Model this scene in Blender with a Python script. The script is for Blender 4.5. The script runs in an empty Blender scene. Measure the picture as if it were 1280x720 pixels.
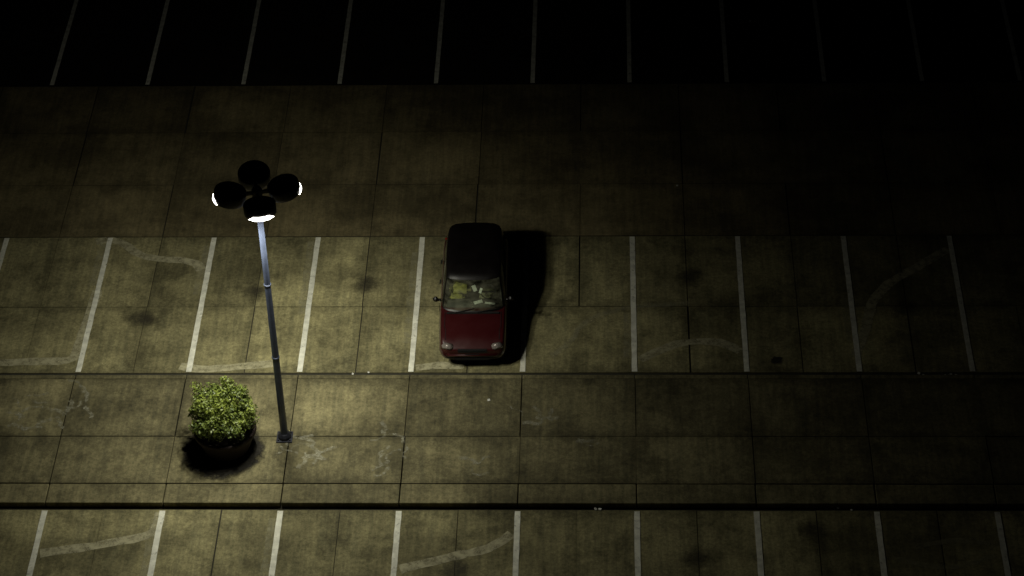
import bpy, bmesh, math, random
from mathutils import Vector, Matrix, noise
random.seed(7)
sc=bpy.context.scene
W=2.9
# ---------------------------------------------------------------- helpers
def link(o,parent=None):
    sc.collection.objects.link(o)
    if parent: o.parent=parent
    return o
def mesh_obj(name,bm,mats,parent=None,smooth=False):
    me=bpy.data.meshes.new(name); bm.to_mesh(me); bm.free()
    for m in (mats if isinstance(mats,(list,tuple)) else [mats]): me.materials.append(m)
    if smooth:
        for p in me.polygons: p.use_smooth=True
    return link(bpy.data.objects.new(name,me),parent)
def empty(name,loc=(0,0,0)):
    e=bpy.data.objects.new(name,None); e.location=loc; e.empty_display_size=.3
    return link(e)
def nmat(name):
    m=bpy.data.materials.new(name); m.use_nodes=True
    nt=m.node_tree; return m,nt,nt.nodes['Principled BSDF'],nt.nodes['Material Output']
def simple(name,col,rough=.6,metal=0,nscale=20,var=.25,bump=0,coat=0,emis=None,es=0):
    m,nt,b,o=nmat(name); N=nt.nodes;L=nt.links
    tc=N.new('ShaderNodeTexCoord'); n=N.new('ShaderNodeTexNoise'); n.inputs['Scale'].default_value=nscale; n.inputs['Detail'].default_value=5
    L.new(tc.outputs['Object'],n.inputs['Vector'])
    mr=N.new('ShaderNodeMapRange'); mr.inputs[1].default_value=.3; mr.inputs[2].default_value=.7; mr.inputs[3].default_value=1-var; mr.inputs[4].default_value=1+var
    L.new(n.outputs[0],mr.inputs[0])
    vm=N.new('ShaderNodeVectorMath'); vm.operation='SCALE'; vm.inputs[0].default_value=col[:3]; L.new(mr.outputs[0],vm.inputs['Scale'])
    L.new(vm.outputs[0],b.inputs['Base Color'])
    b.inputs['Roughness'].default_value=rough; b.inputs['Metallic'].default_value=metal; b.inputs['Coat Weight'].default_value=coat
    if bump:
        bp=N.new('ShaderNodeBump'); bp.inputs['Strength'].default_value=bump; bp.inputs['Distance'].default_value=.01
        L.new(n.outputs[0],bp.inputs['Height']); L.new(bp.outputs[0],b.inputs['Normal'])
    if emis: b.inputs['Emission Color'].default_value=(*emis,1); b.inputs['Emission Strength'].default_value=es
    return m
def concrete(name,c,slabs=True,seed=0,grit=1.0):
    m,nt,b,o=nmat(name); N=nt.nodes;L=nt.links
    g=N.new('ShaderNodeNewGeometry')
    def mapped(sx,sy,rot=0):
        mp=N.new('ShaderNodeMapping'); mp.inputs['Scale'].default_value=(sx,sy,1); mp.inputs['Rotation'].default_value=(0,0,rot); mp.inputs['Location'].default_value=(seed,seed*.7,0)
        L.new(g.outputs['Position'],mp.inputs[0]); return mp.outputs[0]
    def noise_(s,d,lo,hi,a,bb,r=.6,vec=None,dist=0):
        n=N.new('ShaderNodeTexNoise'); n.inputs['Scale'].default_value=s; n.inputs['Detail'].default_value=d; n.inputs['Roughness'].default_value=r; n.inputs['Distortion'].default_value=dist
        L.new(vec or g.outputs['Position'],n.inputs['Vector'])
        mr=N.new('ShaderNodeMapRange'); mr.interpolation_type='SMOOTHSTEP'
        mr.inputs[1].default_value=lo; mr.inputs[2].default_value=hi; mr.inputs[3].default_value=a; mr.inputs[4].default_value=bb
        L.new(n.outputs[0],mr.inputs[0]); return mr.outputs[0],n.outputs[0]
    def mul(a,c2):
        x=N.new('ShaderNodeMath'); x.operation='MULTIPLY'; L.new(a,x.inputs[0])
        if isinstance(c2,(int,float)): x.inputs[1].default_value=c2
        else: L.new(c2,x.inputs[1])
        return x.outputs[0]
    big,_=noise_(.3,8,.35,.65,.55,1.25,.68,vec=mapped(1,1.3,.4))
    fine,fr=noise_(11,6,.30,.70,1-.42*grit,1+.42*grit,.82)
    spots,_=noise_(1.3,9,.48,.64,1.0,1-.42*grit,.74,vec=mapped(1,.8))
    v=mul(mul(big,fine),spots)
    st,_=noise_(1,7,.32,.68,.78,1.18,.72,vec=mapped(7,.5,.05)); v=mul(v,st)
    if slabs:
        at=N.new('ShaderNodeAttribute'); at.attribute_name='tone'; v=mul(v,at.outputs['Fac'])
        uv=N.new('ShaderNodeUVMap'); uv.uv_map='UVMap'
        sp=N.new('ShaderNodeSeparateXYZ'); L.new(uv.outputs[0],sp.inputs[0])
        def mth(op,a,c2=None):
            x=N.new('ShaderNodeMath'); x.operation=op
            for i,q in enumerate((a,c2)):
                if q is None: continue
                if isinstance(q,(int,float)): x.inputs[i].default_value=q
                else: L.new(q,x.inputs[i])
            return x.outputs[0]
        e=mth('MINIMUM',mth('MINIMUM',sp.outputs[0],mth('SUBTRACT',1,sp.outputs[0])),mth('MINIMUM',sp.outputs[1],mth('SUBTRACT',1,sp.outputs[1])))
        _,wob=noise_(2.5,7,0,1,0,1,.75)
        e=mth('SUBTRACT',e,mth('MULTIPLY',mth('SUBTRACT',wob,.42),.6))
        mr=N.new('ShaderNodeMapRange'); mr.interpolation_type='SMOOTHSTEP'; mr.inputs[1].default_value=-.03; mr.inputs[2].default_value=.09; mr.inputs[3].default_value=1-.32*grit; mr.inputs[4].default_value=1
        L.new(e,mr.inputs[0]); v=mul(v,mr.outputs[0])
    mx=N.new('ShaderNodeMix'); mx.data_type='RGBA'; mx.inputs[6].default_value=(c[0]*.97,c[1],c[2]*1.05,1); mx.inputs[7].default_value=(c[0]*1.05,c[1]*.98,c[2]*.88,1)
    L.new(st,mx.inputs[0])
    vm=N.new('ShaderNodeVectorMath'); vm.operation='SCALE'; L.new(mx.outputs[2],vm.inputs[0]); L.new(v,vm.inputs['Scale'])
    L.new(vm.outputs[0],b.inputs['Base Color']); b.inputs['Roughness'].default_value=.85; b.inputs['Specular IOR Level'].default_value=.25
    bp=N.new('ShaderNodeBump'); bp.inputs['Strength'].default_value=.3; bp.inputs['Distance'].default_value=.006
    L.new(fr,bp.inputs['Height']); L.new(bp.outputs[0],b.inputs['Normal'])
    return m
def worn(name,col,lo,hi,sc_=6,rough=.8,amin=0.0,amax=1.0,radial=None):
    m,nt,b,o=nmat(name); N=nt.nodes;L=nt.links
    g=N.new('ShaderNodeNewGeometry')
    n=N.new('ShaderNodeTexNoise'); n.inputs['Scale'].default_value=sc_; n.inputs['Detail'].default_value=8; n.inputs['Roughness'].default_value=.75
    L.new(g.outputs['Position'],n.inputs['Vector'])
    mr=N.new('ShaderNodeMapRange'); mr.inputs[1].default_value=lo; mr.inputs[2].default_value=hi; mr.inputs[3].default_value=amin; mr.inputs[4].default_value=amax
    if radial:   # blotch that thins out towards its rim
        tc=N.new('ShaderNodeTexCoord'); ln=N.new('ShaderNodeVectorMath'); ln.operation='LENGTH'; L.new(tc.outputs['Object'],ln.inputs[0])
        m3=N.new('ShaderNodeMapRange'); m3.inputs[1].default_value=radial[0]; m3.inputs[2].default_value=radial[1]; m3.inputs[3].default_value=.35; m3.inputs[4].default_value=-.45
        L.new(ln.outputs['Value'],m3.inputs[0]); ad=N.new('ShaderNodeMath'); L.new(n.outputs[0],ad.inputs[0]); L.new(m3.outputs[0],ad.inputs[1]); L.new(ad.outputs[0],mr.inputs[0])
    else: L.new(n.outputs[0],mr.inputs[0])
    L.new(mr.outputs[0],b.inputs['Alpha'])
    n2=N.new('ShaderNodeTexNoise'); n2.inputs['Scale'].default_value=5; n2.inputs['Detail'].default_value=6; L.new(g.outputs['Position'],n2.inputs['Vector'])
    m2=N.new('ShaderNodeMapRange'); m2.inputs[1].default_value=.3; m2.inputs[2].default_value=.7; m2.inputs[3].default_value=.72; m2.inputs[4].default_value=1.1
    L.new(n2.outputs[0],m2.inputs[0])
    vm=N.new('ShaderNodeVectorMath'); vm.operation='SCALE'; vm.inputs[0].default_value=col; L.new(m2.outputs[0],vm.inputs['Scale']); L.new(vm.outputs[0],b.inputs['Base Color'])
    b.inputs['Roughness'].default_value=rough
    return m
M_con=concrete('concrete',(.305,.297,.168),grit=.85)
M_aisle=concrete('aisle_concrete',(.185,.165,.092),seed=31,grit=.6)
M_pave=concrete('pavement_concrete',(.165,.158,.092),seed=57,grit=.8)
M_curb=concrete('curb_concrete',(.165,.158,.092),slabs=False,grit=.8)
M_asph=concrete('asphalt',(.014,.012,.010),slabs=False)
M_joint=simple('joint_dirt',(.03,.028,.018),.95,nscale=8)
M_paint=worn('line_paint',(.82,.82,.70),.28,.44,7,amin=.2,amax=1)
M_ghost=worn('sealer_trace',(.50,.47,.30),.28,.55,5,amin=.12,amax=.78)
M_ghost2=worn('faint_sealer_trace',(.44,.42,.27),.36,.62,4,amin=0,amax=.45)
M_scuff=worn('chalk_scuff',(.40,.39,.29),.42,.58,9,amax=.5)
M_stain=worn('oil_stain',(.02,.018,.012),.40,.62,6,amax=.85,radial=(.03,.30))
M_stain2=worn('faint_oil_stain',(.04,.035,.022),.45,.85,3,amax=.6,radial=(.1,.8))

# ---------------------------------------------------------------- ground
bm=bmesh.new()
S=1500
bm.faces.new([bm.verts.new(p) for p in ((-S,-S,-.03),(S,-S,-.03),(S,S,-.03),(-S,S,-.03))])
mesh_obj('ground',bm,M_joint)
bm=bmesh.new()
for x0,x1,y0,y1 in ((-S,S,13.0,S),(-S,S,-S,-40),(-S,-46.5,-40,13),(46.5,S,-40,13)):
    bm.faces.new([bm.verts.new(p) for p in ((x0,y0,-.006),(x1,y0,-.006),(x1,y1,-.006),(x0,y1,-.006))])
mesh_obj('asphalt',bm,M_asph)

def slabs(name,rows,xoff,z,x0=-16,x1=16,gap=.011,thick=.03,mat=M_con,tones=(.8,1.15)):
    bm=bmesh.new(); uvl=bm.loops.layers.uv.new('UVMap'); tl=bm.faces.layers.float.new('tone')
    for ra,rb in zip(rows[:-1],rows[1:]):
        for k in range(x0,x1):
            xa=(k+xoff)*W+random.uniform(-.012,.012); xb=xa+W
            g=gap*random.uniform(.4,1.5)
            zz=z+random.uniform(-.003,0)
            t=random.uniform(*tones)
            a,b_,c,d=(xa+g,ra+g),(xb-g,ra+g),(xb-g,rb-g),(xa+g,rb-g)
            top=[bm.verts.new((p[0],p[1],zz)) for p in (a,b_,c,d)]
            bot=[bm.verts.new((p[0],p[1],z-thick)) for p in (a,b_,c,d)]
            f=bm.faces.new(top); f[tl]=t
            for l,uv in zip(f.loops,((0,0),(1,0),(1,1),(0,1))): l[uvl].uv=uv
            for i in range(4):
                j=(i+1)%4; s=bm.faces.new((top[i],bot[i],bot[j],top[j])); s[tl]=.4
    bm.normal_update()
    return mesh_obj(name,bm,mat)
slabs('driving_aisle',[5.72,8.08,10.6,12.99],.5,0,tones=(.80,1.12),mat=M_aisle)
slabs('parking_bays',[.03,2.69,5.70],.5,0,tones=(.66,1.12))
slabs('parking_bays',[-40,-35,-30.2,-25.2,-20,-15.4,-10.3,-7.55,-4.99],.5,0,tones=(.62,1.0))
slabs('pavement',[-4.22,-2.53,-.36],0,.15,thick=.16,tones=(.8,1.15),mat=M_pave)
bm=bmesh.new()
def curb(ya,yb):
    for k in range(-16,16):
        xa=k*W+.012; xb=(k+1)*W-.012
        vs=[(xa,ya,-.02),(xb,ya,-.02),(xb,yb,-.02),(xa,yb,-.02)]
        b=[bm.verts.new(v) for v in vs]; t=[bm.verts.new((v[0],v[1],.148)) for v in vs]
        bm.faces.new(t)
        for i in range(4): bm.faces.new((b[i],b[(i+1)%4],t[(i+1)%4],t[i]))
curb(-4.90,-4.235); curb(-.345,-.21)
bmesh.ops.recalc_face_normals(bm,faces=bm.faces)
o=mesh_obj('curb',bm,M_curb); md=o.modifiers.new('b','BEVEL'); md.width=.018; md.segments=2

# ---------------------------------------------------------------- painted bay lines
def quad_strip(bm,pts,w,z,jit=0,sub=.25):
    P=[Vector((p[0],p[1],0)) for p in pts]
    if len(P)>2:
        Q=[]
        for i in range(len(P)-1):
            p0=P[max(i-1,0)];p1=P[i];p2=P[i+1];p3=P[min(i+2,len(P)-1)]
            n=max(2,int((p2-p1).length/sub))
            for j in range(n):
                t=j/n
                Q.append(.5*((2*p1)+(p2-p0)*t+(2*p0-5*p1+4*p2-p3)*t*t+(3*p1-p0-3*p2+p3)*t**3))
        Q.append(P[-1]); P=Q
    else:
        n=max(2,int((P[1]-P[0]).length/sub)); P=[P[0].lerp(P[1],i/n) for i in range(n+1)]
    prev=None
    for i,p in enumerate(P):
        d=(P[min(i+1,len(P)-1)]-P[max(i-1,0)]).normalized(); nrm=Vector((-d.y,d.x,0))
        a=p+nrm*(w/2+random.uniform(-jit,jit)); b=p-nrm*(w/2+random.uniform(-jit,jit))
        cur=(bm.verts.new((a.x,a.y,z)),bm.verts.new((b.x,b.y,z)))
        if prev: bm.faces.new((prev[0],prev[1],cur[1],cur[0]))
        prev=cur
bm=bmesh.new()
for k in range(-14,15):
    quad_strip(bm,[(k*W,.06),(k*W,5.66)],.14,.012,.005)
    quad_strip(bm,[(k*W,-10.4),(k*W,-5.04)],.14,.012,.005)
    quad_strip(bm,[(k*W,13.05),(k*W,18.6)],.13,.006,.004)
bmesh.ops.recalc_face_normals(bm,faces=bm.faces)
mesh_obj('parking_line_markings',bm,M_paint)
G=[[(-11.98,5.51),(-11.55,5.58),(-11.06,5.29),(-10.60,4.87),(-10.09,4.73),(-9.53,4.69),(-9.07,4.52),(-8.88,4.24)],
[(-11.60,3.4),(-11.71,1.67),(-11.78,.86),(-11.95,.52),(-12.89,.48),(-14.5,.39)],
[(-8.96,.29),(-8.21,.16),(-7.38,.29),(-6.45,.41)],
[(3.05,.53),(3.68,.97),(4.31,1.22),(5.15,1.22),(5.66,.84)],
[(8.66,.68),(9.0,1.79),(9.25,2.77),(9.75,3.6),(10.56,4.28),(11.51,5.07)],
[(-11.47,-6.49),(-10.53,-6.30),(-9.59,-6.09),(-8.82,-5.76),(-8.76,-5.08)],
[(-2.75,-7.0),(-1.63,-6.6),(-.68,-6.28),(-.12,-5.82)],
[(-2.78,.22),(-2.16,.32),(-1.53,.29)]]
G2=[[(.73,.7),(1.2,1.2),(1.6,2.0),(2.6,2.6),(3.7,2.75),(4.4,2.8)],
[(9.0,-6.6),(10.2,-6.9),(11.4,-6.5)],[(9.5,-6.2),(10.5,-6.0),(11.3,-6.1)]]
bm=bmesh.new()
for i,g in enumerate(G): quad_strip(bm,g,.27,.006,.025)
bmesh.ops.recalc_face_normals(bm,faces=bm.faces)
mesh_obj('old_line_traces',bm,M_ghost)
bm=bmesh.new()
for g in G2: quad_strip(bm,g,.16,.0065,.02)
for k,ya,yb in ((-4,3.6,5.4),(-2,2.4,5.5),(-3,3.2,5.3),(-1,1.2,5.0),(1,.6,2.4),(3,1.2,3.0),(-3,-8.5,-5.3),(-2,-8.5,-5.3)):
    quad_strip(bm,[(k*W-.18,ya),(k*W-.16,yb)],.2,.0065,.02)
bmesh.ops.recalc_face_normals(bm,faces=bm.faces)
mesh_obj('faint_line_traces',bm,M_ghost2)
bm=bmesh.new()
def scuffs(cx,cy,rx,ry,n,w=.075):
    for i in range(n):
        x=cx+random.gauss(0,rx); y=cy+random.gauss(0,ry); a=random.uniform(0,6.28)
        pts=[(x,y)]
        for j in range(4):
            a+=random.uniform(-.9,.9); x+=math.cos(a)*.16; y+=math.sin(a)*.12; pts.append((x,y))
        quad_strip(bm,pts,random.uniform(.5,1.6)*w,.155+.0004*i,.02,.08)
scuffs(-12.2,-1.7,.5,.35,12); scuffs(-5.2,-3.1,.35,.22,11); scuffs(-3.2,-3.1,.2,.35,9); scuffs(.4,-1.6,.25,.2,5); scuffs(-1.2,-3.6,.3,.1,3); scuffs(1.9,-2.9,.3,.1,2);scuffs(-11.4,-1.1,.1,.4,5)
mesh_obj('chalk_scuffs',bm,M_scuff)
def blob(name,cx,cy,r,z,mat,sq=1):
    bm=bmesh.new(); vs=[]
    for i in range(40):
        a=i/40*6.283; vs.append(bm.verts.new((r*math.cos(a),r*sq*math.sin(a),0)))
    bm.faces.new(vs); o=mesh_obj(name,bm,mat); o.location=(cx,cy,z); return o
blob('oil_stain',6.6,.5,.3,.008,M_stain,.8)
for cx,cy in ((7.1,-5.7),(-10.2,2.2),(-4.3,3.6),(4.4,3.9),(-7.3,3.3),(10.1,2.6),(-1.4,-7.0),(4.3,-6.6)): blob('oil_stain',cx,cy,.85,.008,M_stain2,.9)
bm=bmesh.new()
M_lit=simple('litter_paper',(.6,.6,.55),.8)
for cx,cy,n,z in ((11.1,-.1,5,.0),(6.75,16.3,2,0),(-4.2,.02,2,0),(10.4,-.05,2,0),(2,-4.93,3,0),(8,-4.95,2,0),(-1,-1.2,1,.15),(4,8,1,0)):
    for i in range(n):
        x=cx+random.uniform(-.25,.25); y=cy+random.uniform(-.05,.05); s=random.uniform(.03,.06); a=random.uniform(0,3)
        bm.faces.new([bm.verts.new((x+s*math.cos(a+q)*random.uniform(.6,1.2),y+s*math.sin(a+q),z+.012+random.uniform(0,.02))) for q in (0,1.6,3.1,4.7)])
mesh_obj('litter',bm,M_lit)

# ---------------------------------------------------------------- primitives
def lathe(bm,prof,seg=40,mat=Matrix.Identity(4),cap_top=True,cap_bot=True,mi=0):
    rings=[]
    for r,z in prof:
        rings.append([bm.verts.new(mat@Vector((r*math.cos(i/seg*2*math.pi),r*math.sin(i/seg*2*math.pi),z))) for i in range(seg)])
    for a,b in zip(rings[:-1],rings[1:]):
        for i in range(seg):
            f=bm.faces.new((a[i],a[(i+1)%seg],b[(i+1)%seg],b[i])); f.material_index=mi
    if cap_bot: bm.faces.new(rings[0][::-1]).material_index=mi
    if cap_top: bm.faces.new(rings[-1]).material_index=mi
def box(bm,c,s,mat=Matrix.Identity(4),mi=0,bev=0):
    r=bmesh.ops.create_cube(bm,size=1,matrix=mat@Matrix.Translation(c)@Matrix.Diagonal((s[0],s[1],s[2],1)))
    fs=set(f for v in r['verts'] for f in v.link_faces)
    for f in fs: f.material_index=mi
    if bev:
        es=list(set(e for v in r['verts'] for e in v.link_edges))
        bmesh.ops.bevel(bm,geom=es,offset=bev,segments=2,affect='EDGES')

# ---------------------------------------------------------------- street lamp
M_pole=simple('pole_paint',(.085,.105,.17),.38,.2,nscale=6,var=.15)
M_base=simple('pole_base_metal',(.03,.032,.045),.5,.5)
M_head=simple('lamp_head_paint',(.016,.012,.012),.45,0)
M_inner=simple('lamp_reflector',(.6,.6,.55),.3,.8)
M_lens=simple('lamp_lens',(.9,.9,.85),.3,0,emis=(1,.96,.86),es=9)
PX,PY=-5.92,-2.58; HZ=8.02; ROT=math.radians(12)
lamp=empty('street_lamp',(PX,PY,.15))
bm=bmesh.new(); lathe(bm,[(.095,.03),(.09,1.2),(.084,3),(.074,5.3),(.062,HZ-.3)],24)
for z in (2.7,5.0): lathe(bm,[(.092-z*.004,z-.03),(.108-z*.004,z-.02),(.108-z*.004,z+.02),(.092-z*.004,z+.03)],24)
mesh_obj('pole',bm,M_pole,lamp,True)
bm=bmesh.new(); box(bm,(0,0,.015),(.40,.40,.03),bev=.005); lathe(bm,[(.17,.03),(.165,.10),(.125,.16),(.10,.18)],24)
for i in range(4):
    a=math.pi/4+i*math.pi/2; lathe(bm,[(.02,.03),(.02,.07)],8,Matrix.Translation((.215*math.cos(a)*.95,.215*math.sin(a)*.95,0)))
mesh_obj('base_plate',bm,M_base,lamp)
bm=bmesh.new(); lathe(bm,[(.075,HZ-.42),(.12,HZ-.38),(.12,HZ-.16),(.09,HZ-.10),(.03,HZ-.06)],24)
for i in range(4):
    a=ROT+i*math.pi/2
    box(bm,(.2,0,HZ-.24),(.36,.07,.09),Matrix.Rotation(a,4,'Z'),bev=.01)
mesh_obj('arms',bm,M_head,lamp)
TILT=math.radians(12)
#        power, cone, blend, aim tilt outward, aim yaw offset
SPOT={0:(430,148,.85,22,-40),1:(1250,128,1.0,17,6),2:(680,126,1.0,8,-50),3:(260,146,.9,16,20)}
for i in range(4):
    a=ROT+i*math.pi/2   # 0 east,1 north,2 west,3 south
    base=Matrix.Rotation(a,4,'Z')@Matrix.Translation((.63,0,HZ-.22))
    Mx=base@Matrix.Rotation(-TILT,4,'Y')
    bm=bmesh.new()
    lathe(bm,[(.335,-.13),(.372,-.13),(.378,-.11),(.378,.10),(.368,.13),(.34,.15),(.18,.175),(.06,.185),(.055,.21),(.01,.212)],40,Mx,cap_bot=False)
    lathe(bm,[(.335,-.13),(.33,-.02),(.2,.06),(.01,.08)],40,Mx,cap_bot=False,mi=1)
    mesh_obj('lamp_head_%d'%(i+1),bm,[M_head,M_inner],lamp,True)
    # refractor: bottom bowl plus a lit window wrapping the outer side of the housing
    bm=bmesh.new(); lathe(bm,[(.325,-.125),(.30,-.165),(.23,-.205),(.12,-.225),(.01,-.23)],36,Mx,cap_bot=False)
    prof=[(.375,-.05),(.388,-.06),(.388,-.13),(.37,-.165),(.32,-.18),(.30,-.165)]
    rings=[]; half_w=50 if i==3 else 36
    for j in range(19):
        t=math.radians(-half_w+2*half_w*j/18); ks=1-abs(j-9)/9.0; ks=min(1,ks*2.2+.05)
        rings.append([bm.verts.new(Mx@Vector((r*math.cos(t),r*math.sin(t),-.14+(z+.14)*ks))) for r,z in prof])
    for p,q in zip(rings[:-1],rings[1:]):
        for u in range(len(prof)-1): bm.faces.new((p[u],q[u],q[u+1],p[u+1]))
    mesh_obj('lens_%d'%(i+1),bm,M_lens,lamp,True)
    P_,cone,bl,til,yo=SPOT[i]
    ld=bpy.data.lights.new('lamp_light_%d'%(i+1),'SPOT'); ld.energy=P_; ld.color=(1,.97,.80); ld.spot_size=math.radians(cone); ld.spot_blend=bl; ld.shadow_soft_size=.16
    lo=bpy.data.objects.new('light_%d'%(i+1),ld); link(lo,lamp)
    pos=(Mx@Vector((0,0,-.42)))
    lo.matrix_local=Matrix.Translation(pos)@Matrix.Rotation(a+math.radians(yo),4,'Z')@Matrix.Rotation(-math.radians(til),4,'Y')

# ---------------------------------------------------------------- planter with bush
M_pot=simple('planter_clay',(.020,.010,.008),.75,nscale=5,var=.3,bump=.3)
M_soil=simple('planter_soil',(.02,.014,.009),.95)
pl=empty('planter_shrub',(-7.33,-2.93,.15))
bm=bmesh.new(); lathe(bm,[(.52,0),(.56,.03),(.68,.36),(.735,.56),(.775,.57),(.785,.60),(.785,.67),(.77,.69),(.70,.69),(.68,.61),(.67,.56)],48,cap_top=False)
mesh_obj('pot',bm,M_pot,pl,True)
bm=bmesh.new(); lathe(bm,[(.675,.58),(.4,.62),(.05,.64)],32,cap_bot=False); mesh_obj('soil',bm,M_soil,pl)
M_bark=simple('shrub_bark',(.05,.035,.02),.9)
def leafmat(name,c):
    m,nt,b,o=nmat(name); N=nt.nodes;L=nt.links
    g=N.new('ShaderNodeAttribute'); g.attribute_name='tone'
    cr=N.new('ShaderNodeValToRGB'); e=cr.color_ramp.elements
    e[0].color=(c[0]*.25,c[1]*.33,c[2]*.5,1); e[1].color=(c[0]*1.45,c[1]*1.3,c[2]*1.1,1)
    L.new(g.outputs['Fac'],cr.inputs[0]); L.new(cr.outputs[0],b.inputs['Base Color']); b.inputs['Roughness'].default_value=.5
    return m
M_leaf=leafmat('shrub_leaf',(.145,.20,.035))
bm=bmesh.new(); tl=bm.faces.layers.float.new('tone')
clumps=[]
ga=math.pi*(3-math.sqrt(5))
NC=110
for i in range(NC):   # clumps spread evenly over an irregular dome
    zz=1-1.75*(i+.5)/NC; rr=math.sqrt(max(0,1-zz*zz)); th=i*ga+random.uniform(-.35,.35)
    k=random.uniform(.72,1.04)
    v=Vector((math.cos(th)*rr,math.sin(th)*rr,zz))*k
    lump=1+.16*noise.noise(Vector((v.x*1.6+3,v.y*1.6,v.z*1.6)))*2
    clumps.append((Vector((v.x*.83*lump,v.y*.80*lump,1.25+v.z*.54*lump)),random.uniform(.09,.16),random.random()))
for i in range(25):
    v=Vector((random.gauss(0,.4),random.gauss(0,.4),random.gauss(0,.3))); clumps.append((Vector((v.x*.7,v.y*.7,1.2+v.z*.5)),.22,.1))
for c,r,t in clumps:
    for j in range(100):
        d=Vector((random.gauss(0,1),random.gauss(0,1),random.gauss(0,1))).normalized()*r*random.uniform(.4,1.3)
        p=c+d
        n=(d.normalized()+Vector((random.gauss(0,.6),random.gauss(0,.6),random.gauss(.35,.5)))).normalized()
        u=n.orthogonal().normalized(); u=Matrix.Rotation(random.uniform(0,6.28),3,n)@u; w=n.cross(u)
        s=random.uniform(.020,.044)
        f=bm.faces.new([bm.verts.new(p+u*s*1.3),bm.verts.new(p+w*s*.6),bm.verts.new(p-u*s*1.1),bm.verts.new(p-w*s*.6)])
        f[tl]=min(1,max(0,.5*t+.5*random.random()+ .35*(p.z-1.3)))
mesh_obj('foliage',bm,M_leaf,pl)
bm=bmesh.new()
for i in range(22):
    c=random.choice(clumps)[0]; b0=Vector((random.uniform(-.2,.2),random.uniform(-.2,.2),.6))
    dz=(c-b0); q=dz.to_track_quat('Z','Y').to_matrix().to_4x4(); lathe(bm,[(.02,0),(.006,dz.length)],6,Matrix.Translation(b0)@q)
mesh_obj('stems',bm,M_bark,pl)
blob('soil_and_painted_shade',-7.42,-3.02,1.45,.1545,worn('soil_and_painted_shade',(.018,.015,.009),.40,.66,4,amax=.93,radial=(.75,1.35)),.92)  # soil ring around the pot, darkened and widened to paint in its soft shadow

# ---------------------------------------------------------------- car
def paint(name,c,rough=.3,coat=.8):
    m,nt,b,o=nmat(name); N=nt.nodes;L=nt.links
    tc=N.new('ShaderNodeTexCoord'); n=N.new('ShaderNodeTexNoise'); n.inputs['Scale'].default_value=3; n.inputs['Detail'].default_value=8
    L.new(tc.outputs['Object'],n.inputs['Vector'])
    cr=N.new('ShaderNodeMapRange'); cr.inputs[3].default_value=.8; cr.inputs[4].default_value=1.2; L.new(n.outputs[0],cr.inputs[0])
    vm=N.new('ShaderNodeVectorMath'); vm.operation='SCALE'; vm.inputs[0].default_value=c; L.new(cr.outputs[0],vm.inputs['Scale']); L.new(vm.outputs[0],b.inputs['Base Color'])
    r=N.new('ShaderNodeMapRange'); r.inputs[3].default_value=rough-.08; r.inputs[4].default_value=rough+.15; L.new(n.outputs[0],r.inputs[0]); L.new(r.outputs[0],b.inputs['Roughness'])
    b.inputs['Coat Weight'].default_value=coat; b.inputs['Coat Roughness'].default_value=.08
    return m
M_red=paint('car_paint_maroon',(.038,.0042,.005))
M_roof=paint('car_roof_black',(.003,.002,.002),.4,.3)
M_blk=simple('black_plastic',(.010,.010,.010),.55)
M_tub=simple('cabin_trim',(.05,.05,.042),.8)
M_seat=simple('seat_fabric',(.16,.16,.09),.9,nscale=12)
M_rub=simple('tyre_rubber',(.015,.015,.015),.85)
M_rim=simple('wheel_alloy',(.35,.35,.36),.3,.9)
M_chr=simple('headlamp_lens',(.26,.23,.21),.2,.3,nscale=40,var=.5)
M_tail=simple('tail_lamp',(.2,.005,.005),.2)
M_white=simple('paper',(.66,.70,.62),.7)
M_hvest=simple('hi_vis_fabric',(.27,.26,.075),.8,nscale=9,var=.5)
def glassmat(name,trans,tint=(.9,.95,.85)):
    m,nt,b,o=nmat(name); N=nt.nodes;L=nt.links
    t=N.new('ShaderNodeBsdfTransparent'); t.inputs[0].default_value=(*[x*trans for x in tint],1)
    g=N.new('ShaderNodeBsdfGlossy'); g.inputs['Roughness'].default_value=.05
    fr=N.new('ShaderNodeFresnel'); fr.inputs[0].default_value=1.5
    n=N.new('ShaderNodeTexNoise'); n.inputs['Scale'].default_value=7; n.inputs['Detail'].default_value=6
    d=N.new('ShaderNodeBsdfDiffuse'); d.inputs[0].default_value=(.34,.34,.24,1)
    mr=N.new('ShaderNodeMapRange'); mr.inputs[1].default_value=.35; mr.inputs[2].default_value=.7; mr.inputs[3].default_value=.02; mr.inputs[4].default_value=.25; L.new(n.outputs[0],mr.inputs[0])
    m1=N.new('ShaderNodeMixShader'); L.new(mr.outputs[0],m1.inputs[0]); L.new(t.outputs[0],m1.inputs[1]); L.new(d.outputs[0],m1.inputs[2])
    mx=N.new('ShaderNodeMixShader'); L.new(fr.outputs[0],mx.inputs[0]); L.new(m1.outputs[0],mx.inputs[1]); L.new(g.outputs[0],mx.inputs[2])
    L.new(mx.outputs[0],o.inputs[0]); return m
M_glass=glassmat('windscreen_glass',.97)
M_tint=glassmat('privacy_glass',.35)
car=empty('parked_car',(-1.29,.18,0)); car.rotation_euler=(0,0,math.radians(.6)); car.scale=(1.06,1.02,1.07)
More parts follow.
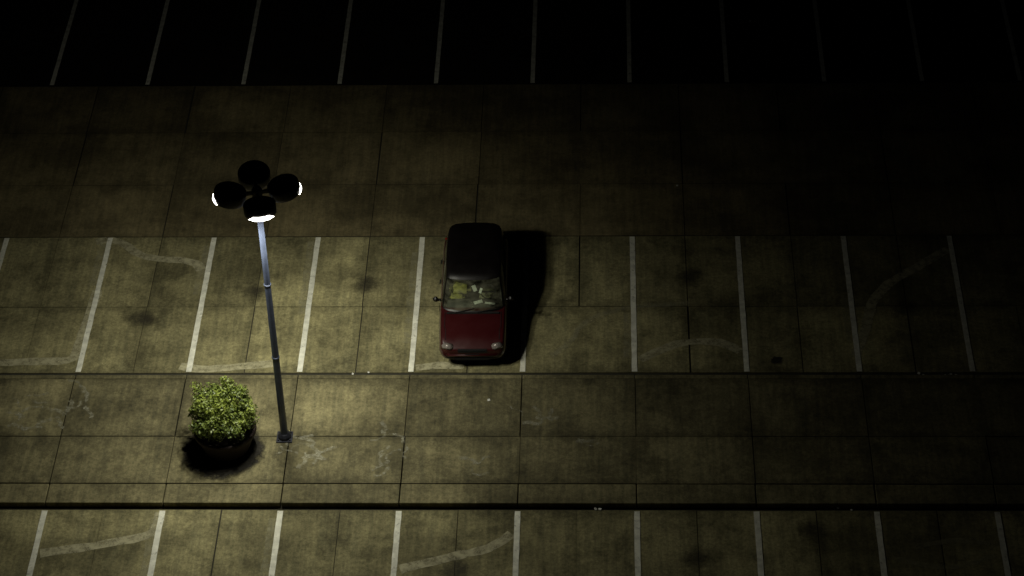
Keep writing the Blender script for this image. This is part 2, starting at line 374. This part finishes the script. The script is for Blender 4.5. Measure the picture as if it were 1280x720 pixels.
st=[ # y,hw,zb,zt,crown,cabin
(0.00,.60,.34,.56,.01,0),(0.03,.70,.27,.61,.01,0),(0.10,.775,.23,.65,.015,0),(0.20,.81,.22,.70,.02,0),(.32,.825,.21,.75,.025,0),(.60,.838,.21,.80,.03,0),(1.0,.845,.21,.86,.03,0),(1.22,.85,.21,.89,.02,0),
(1.40,.85,.21,.915,-.01,0),(1.46,.85,.21,.92,-.45,1),(2.3,.85,.21,.94,-.45,1),(3.2,.85,.21,.95,-.45,1),(3.62,.85,.21,.95,-.45,1),(3.68,.85,.21,.95,-.05,0),(4.0,.845,.22,.95,0,0),(4.14,.83,.24,.94,0,0),(4.22,.79,.27,.90,0,0),(4.25,.70,.32,.84,0,0)]
bm=bmesh.new(); rings=[]
for y,hw,zb,zt,cr,cab in st:
    zm=(zb+zt)/2
    half=[(0,zb),(hw-.14,zb),(hw-.03,zb+.08),(hw,zm-.04),(hw,zm+.06),(hw-.03,zt-.07),(hw-.075,zt-.005),(hw-.13,zt+(0 if not cab else -.02)),(hw-.18,zt+(cr*.3 if not cab else cr)),(0,zt+cr)]
    ring=[bm.verts.new((x,y,z)) for x,z in half]+[bm.verts.new((-x,y,z)) for x,z in half[-2:0:-1]]
    rings.append(ring)
n=len(rings[0])
for ri,(a,b) in enumerate(zip(rings[:-1],rings[1:])):
    for i in range(n):
        f=bm.faces.new((a[i],a[(i+1)%n],b[(i+1)%n],b[i]))
        top=i in (7,8,9,10)
        if top and 8<=ri: f.material_index=1
        if i in (0,1,n-1,n-2): f.material_index=2
bm.faces.new(rings[0]); bm.faces.new(rings[-1][::-1])
bmesh.ops.recalc_face_normals(bm,faces=bm.faces)
body=mesh_obj('body',bm,[M_red,M_tub,M_blk],None,True)
ss=body.modifiers.new('s','SUBSURF'); ss.levels=2; ss.render_levels=2
cut=[]
for y in (.78,3.42):
    for s in (-1,1):
        b2=bmesh.new(); lathe(b2,[(.355,0),(.355,.3)],36,Matrix.Translation((s*.95-.15,y,.31))@Matrix.Rotation(math.pi/2,4,'Y'))
        bmesh.ops.recalc_face_normals(b2,faces=b2.faces)
        c=mesh_obj('cut',b2,M_blk); cut.append(c)
        bo=body.modifiers.new('b','BOOLEAN'); bo.operation='DIFFERENCE'; bo.object=c; bo.solver='EXACT'
dg=bpy.context.evaluated_depsgraph_get()
me=bpy.data.meshes.new_from_object(body.evaluated_get(dg)); body.modifiers.clear(); body.data=me
for c in cut: bpy.data.objects.remove(c)
body.parent=car
B=[(0,1.10),(.36,1.12),(.62,1.19),(.735,1.28),(.775,1.38),(.79,2.62),(.79,2.71),(.79,3.42),(.79,3.50),(.775,4.00),(.735,4.11),(.65,4.17),(.34,4.20),(0,4.21)]
T=[(0,1.84),(.34,1.855),(.575,1.91),(.635,1.97),(.665,2.06),(.695,2.66),(.695,2.74),(.69,3.42),(.685,3.50),(.66,3.88),(.61,4.02),(.51,4.10),(.28,4.14),(0,4.15)]
def lvl(t,z,inset=0,bulge=0):
    out=[]
    for (a,b_),(c,d) in zip(B,T):
        x=a+(c-a)*t; y=b_+(d-b_)*t
        x*=1+bulge
        if inset:
            k=1-inset/.69; x*=k; cy=3.05; y=cy+(y-cy)*(1-inset/1.1)
        out.append((x,y,z))
    return out+[(-x,y,z) for x,y,z in out[-2:0:-1]]
def zfun(t): return .90+(1.40-.90)*t
bm=bmesh.new(); R=[]
for t in (0,.05,.5,.95,1.0): R.append([bm.verts.new(p) for p in lvl(t,zfun(t),0,.012*math.sin(t*math.pi))])
R.append([bm.verts.new(p) for p in lvl(1,1.435,.035)]); R.append([bm.verts.new(p) for p in lvl(1,1.465,.13)]); R.append([bm.verts.new(p) for p in lvl(1,1.48,.32)])
n=len(R[0]); h=len(B)-1
for ri,(a,b) in enumerate(zip(R[:-1],R[1:])):
    for i in range(n):
        f=bm.faces.new((a[i],a[(i+1)%n],b[(i+1)%n],b[i]))
        j=i if i<h else n-1-i
        pillar=j in (3,5,7,9,10)
        if ri>=3: f.material_index=1
        elif ri==0: f.material_index=1
        elif pillar: f.material_index=1
        elif j<3: f.material_index=0
        else: f.material_index=2
bm.faces.new(R[-1]).material_index=1
bmesh.ops.recalc_face_normals(bm,faces=bm.faces)
mesh_obj('cabin_and_roof',bm,[M_glass,M_roof,M_tint],car,True)
bm=bmesh.new()
box(bm,(0,.035,.565),(.72,.07,.10),bev=.012)
for z in (.545,.585): box(bm,(0,-.005,z),(.70,.012,.012))
box(bm,(0,.02,.33),(.86,.07,.09),bev=.012)
box(bm,(0,-.012,.44),(.34,.015,.10))
mesh_obj('grille',bm,M_blk,car)
bm=bmesh.new(); box(bm,(0,.03,.445),(1.30,.12,.12),bev=.04); mesh_obj('front_bumper',bm,M_red,car,True)
bm=bmesh.new()
for s in (-1,1):
    box(bm,(s*.60,.12,.635),(.27,.17,.13),Matrix.Translation((s*.6,.13,0))@Matrix.Rotation(s*math.radians(20),4,'Z')@Matrix.Translation((-s*.6,-.13,0)),bev=.03)
mesh_obj('headlamps',bm,M_chr,car,True)
bm=bmesh.new()
for s in (-1,1): box(bm,(s*.72,4.18,.80),(.14,.10,.24),bev=.03)
mesh_obj('tail_lamps',bm,M_tail,car,True)
bm=bmesh.new(); box(bm,(0,4.24,.42),(1.5,.14,.16),bev=.04); mesh_obj('rear_bumper',bm,M_blk,car,True)
bm=bmesh.new()
for s in (-1,1):
    for (ya,za,yb,zb_) in ((.25,.735,.6,.808),(.6,.808,1.0,.868),(1.0,.868,1.15,.890)):
        d=Vector((0,yb-ya,zb_-za)); box(bm,(0,0,0),(.010,d.length,.006),Matrix.Translation((s*(.66 if ya<.3 else .69),(ya+yb)/2,(za+zb_)/2+.006))@Matrix.Rotation(math.atan2(zb_-za,yb-ya),4,'X'))
    for y in (1.50,2.66,3.46): box(bm,(s*.848,y,.60),(.012,.010,.58))
    box(bm,(s*.853,2.2,.42),(.02,2.0,.05))
    for y in (2.5,3.3): box(bm,(s*.862,y,.79),(.03,.14,.03))
mesh_obj('panel_seams_and_handles',bm,M_blk,car)
bm=bmesh.new()
for s in (-1,1):
    box(bm,(s*.93,1.55,.98),(.14,.10,.13),bev=.03); box(bm,(s*.85,1.56,.95),(.10,.05,.05))
mesh_obj('door_mirrors',bm,M_roof,car,True)
bm=bmesh.new()
for x0,x1 in ((-.45,.02),(.10,.55)):
    a=Vector((x0,1.07,.925)); b=Vector((x1,1.17,.98)); d=b-a
    box(bm,(0,0,0),(d.length,.014,.014),Matrix.Translation((a+b)/2)@d.to_track_quat('X','Z').to_matrix().to_4x4())
box(bm,(0,1.10,.90),(1.30,.07,.02),bev=.005)
mesh_obj('wipers',bm,M_blk,car)
for wi,(y,s) in enumerate(((.78,-1),(.78,1),(3.42,-1),(3.42,1))):
    bm=bmesh.new(); Mx=Matrix.Translation((s*.745,y,.30))@Matrix.Rotation(s*math.pi/2,4,'Y')
    lathe(bm,[(.19,-.09),(.28,-.09),(.30,-.07),(.30,.07),(.28,.09),(.20,.09)],36,Mx,False,False)
    lathe(bm,[(.20,.085),(.19,.06),(.05,.07),(.03,.085),(.01,.085)],36,Mx,True,False,1)
    for q in range(5): box(bm,(.11,0,.075),(.17,.04,.02),Mx@Matrix.Rotation(q*1.2566,4,'Z'),1)
    lathe(bm,[(.19,-.09),(.01,-.09)],36,Mx,True,False)
    mesh_obj('wheel_%d'%(wi+1),bm,[M_rub,M_rim],car)
bm=bmesh.new()
for x in (-.36,.36):
    box(bm,(x,2.25,.62),(.48,.50,.16),bev=.05)
    box(bm,(x,2.50,.88),(.46,.14,.50),bev=.05)
    box(bm,(x,2.52,1.18),(.24,.09,.14),bev=.03)
box(bm,(0,3.42,.85),(1.25,.14,.45),bev=.05); box(bm,(0,3.2,.62),(1.25,.45,.16),bev=.05)
mesh_obj('seats',bm,M_seat,car,True)
bm=bmesh.new(); box(bm,(0,1.50,.87),(1.36,.34,.10),bev=.03); mesh_obj('dashboard',bm,M_tub,car,True)
bm=bmesh.new()
Mw=Matrix.Translation((.36,1.85,.97))@Matrix.Rotation(math.radians(62),4,'X')
for i in range(28):
    a0=i/28*6.283;a1=(i+1)/28*6.283
    p0=Vector((.18*math.cos(a0),.18*math.sin(a0),0));p1=Vector((.18*math.cos(a1),.18*math.sin(a1),0));d=p1-p0
    box(bm,(0,0,0),(d.length*1.05,.025,.025),Mw@Matrix.Translation((p0+p1)/2)@d.to_track_quat('X','Z').to_matrix().to_4x4())
box(bm,(0,0,0),(.34,.05,.03),Mw); mesh_obj('steering_wheel',bm,M_blk,car)
bm=bmesh.new()
def sheet(c,sx,sy,rz,rx=0): box(bm,(0,0,0),(sx,sy,.006),Matrix.Translation(c)@Matrix.Rotation(rz,4,'Z')@Matrix.Rotation(rx,4,'X'))
sheet((.12,1.46,.95),.22,.10,.4,.2); sheet((.42,1.42,.94),.26,.07,-.2); sheet((.02,1.85,1.08),.10,.16,.5,.7); sheet((.18,1.75,1.08),.07,.13,-.5,.8)
mesh_obj('papers',bm,M_white,car)
bm=bmesh.new(); box(bm,(-.34,2.05,.92),(.54,.46,.30),Matrix.Identity(4),bev=.10); box(bm,(-.42,1.74,.90),(.40,.24,.16),bev=.06)
mesh_obj('hi_vis_vest',bm,M_hvest,car,True)
bm=bmesh.new(); box(bm,(0,1.90,1.30),(.20,.03,.06),bev=.01); mesh_obj('rear_view_mirror',bm,M_blk,car)

# ---------------------------------------------------------------- world, moonlight, camera
w=bpy.data.worlds.new('World'); sc.world=w; w.use_nodes=True
N=w.node_tree.nodes; L=w.node_tree.links; bg=N['Background']
sk=N.new('ShaderNodeTexSky'); sk.sky_type='NISHITA'; sk.sun_disc=False; sk.sun_elevation=math.radians(35); sk.sun_rotation=math.radians(200)
L.new(sk.outputs[0],bg.inputs[0]); bg.inputs[1].default_value=.0001
sd=bpy.data.lights.new('moon','SUN'); sd.energy=.002; sd.angle=math.radians(.5); sd.color=(1,.93,.8)
so=bpy.data.objects.new('moon',sd); so.rotation_euler=(math.radians(55),0,math.radians(-20)); link(so)
f,p,y,r=3.10816,.69398,.04658,-.03157
F=Vector((-math.sin(y)*math.cos(p),math.cos(y)*math.cos(p),-math.sin(p)))
Rt=Vector((math.cos(y),math.sin(y),0)); U=Rt.cross(F)
R2=Rt*math.cos(r)+U*math.sin(r); U2=-Rt*math.sin(r)+U*math.cos(r)
cd=bpy.data.cameras.new('camera'); cam=bpy.data.objects.new('camera',cd); link(cam)
M=Matrix((R2,U2,-F)).transposed().to_4x4(); M.translation=(2.03798,-48.05816,42.9149); cam.matrix_world=M
cd.sensor_width=36; cd.lens=36*f*1000/1280; cd.clip_end=4000; cd.clip_start=.5
sc.camera=cam
sc.view_settings.view_transform='Standard'; sc.view_settings.look='None'; sc.view_settings.exposure=0
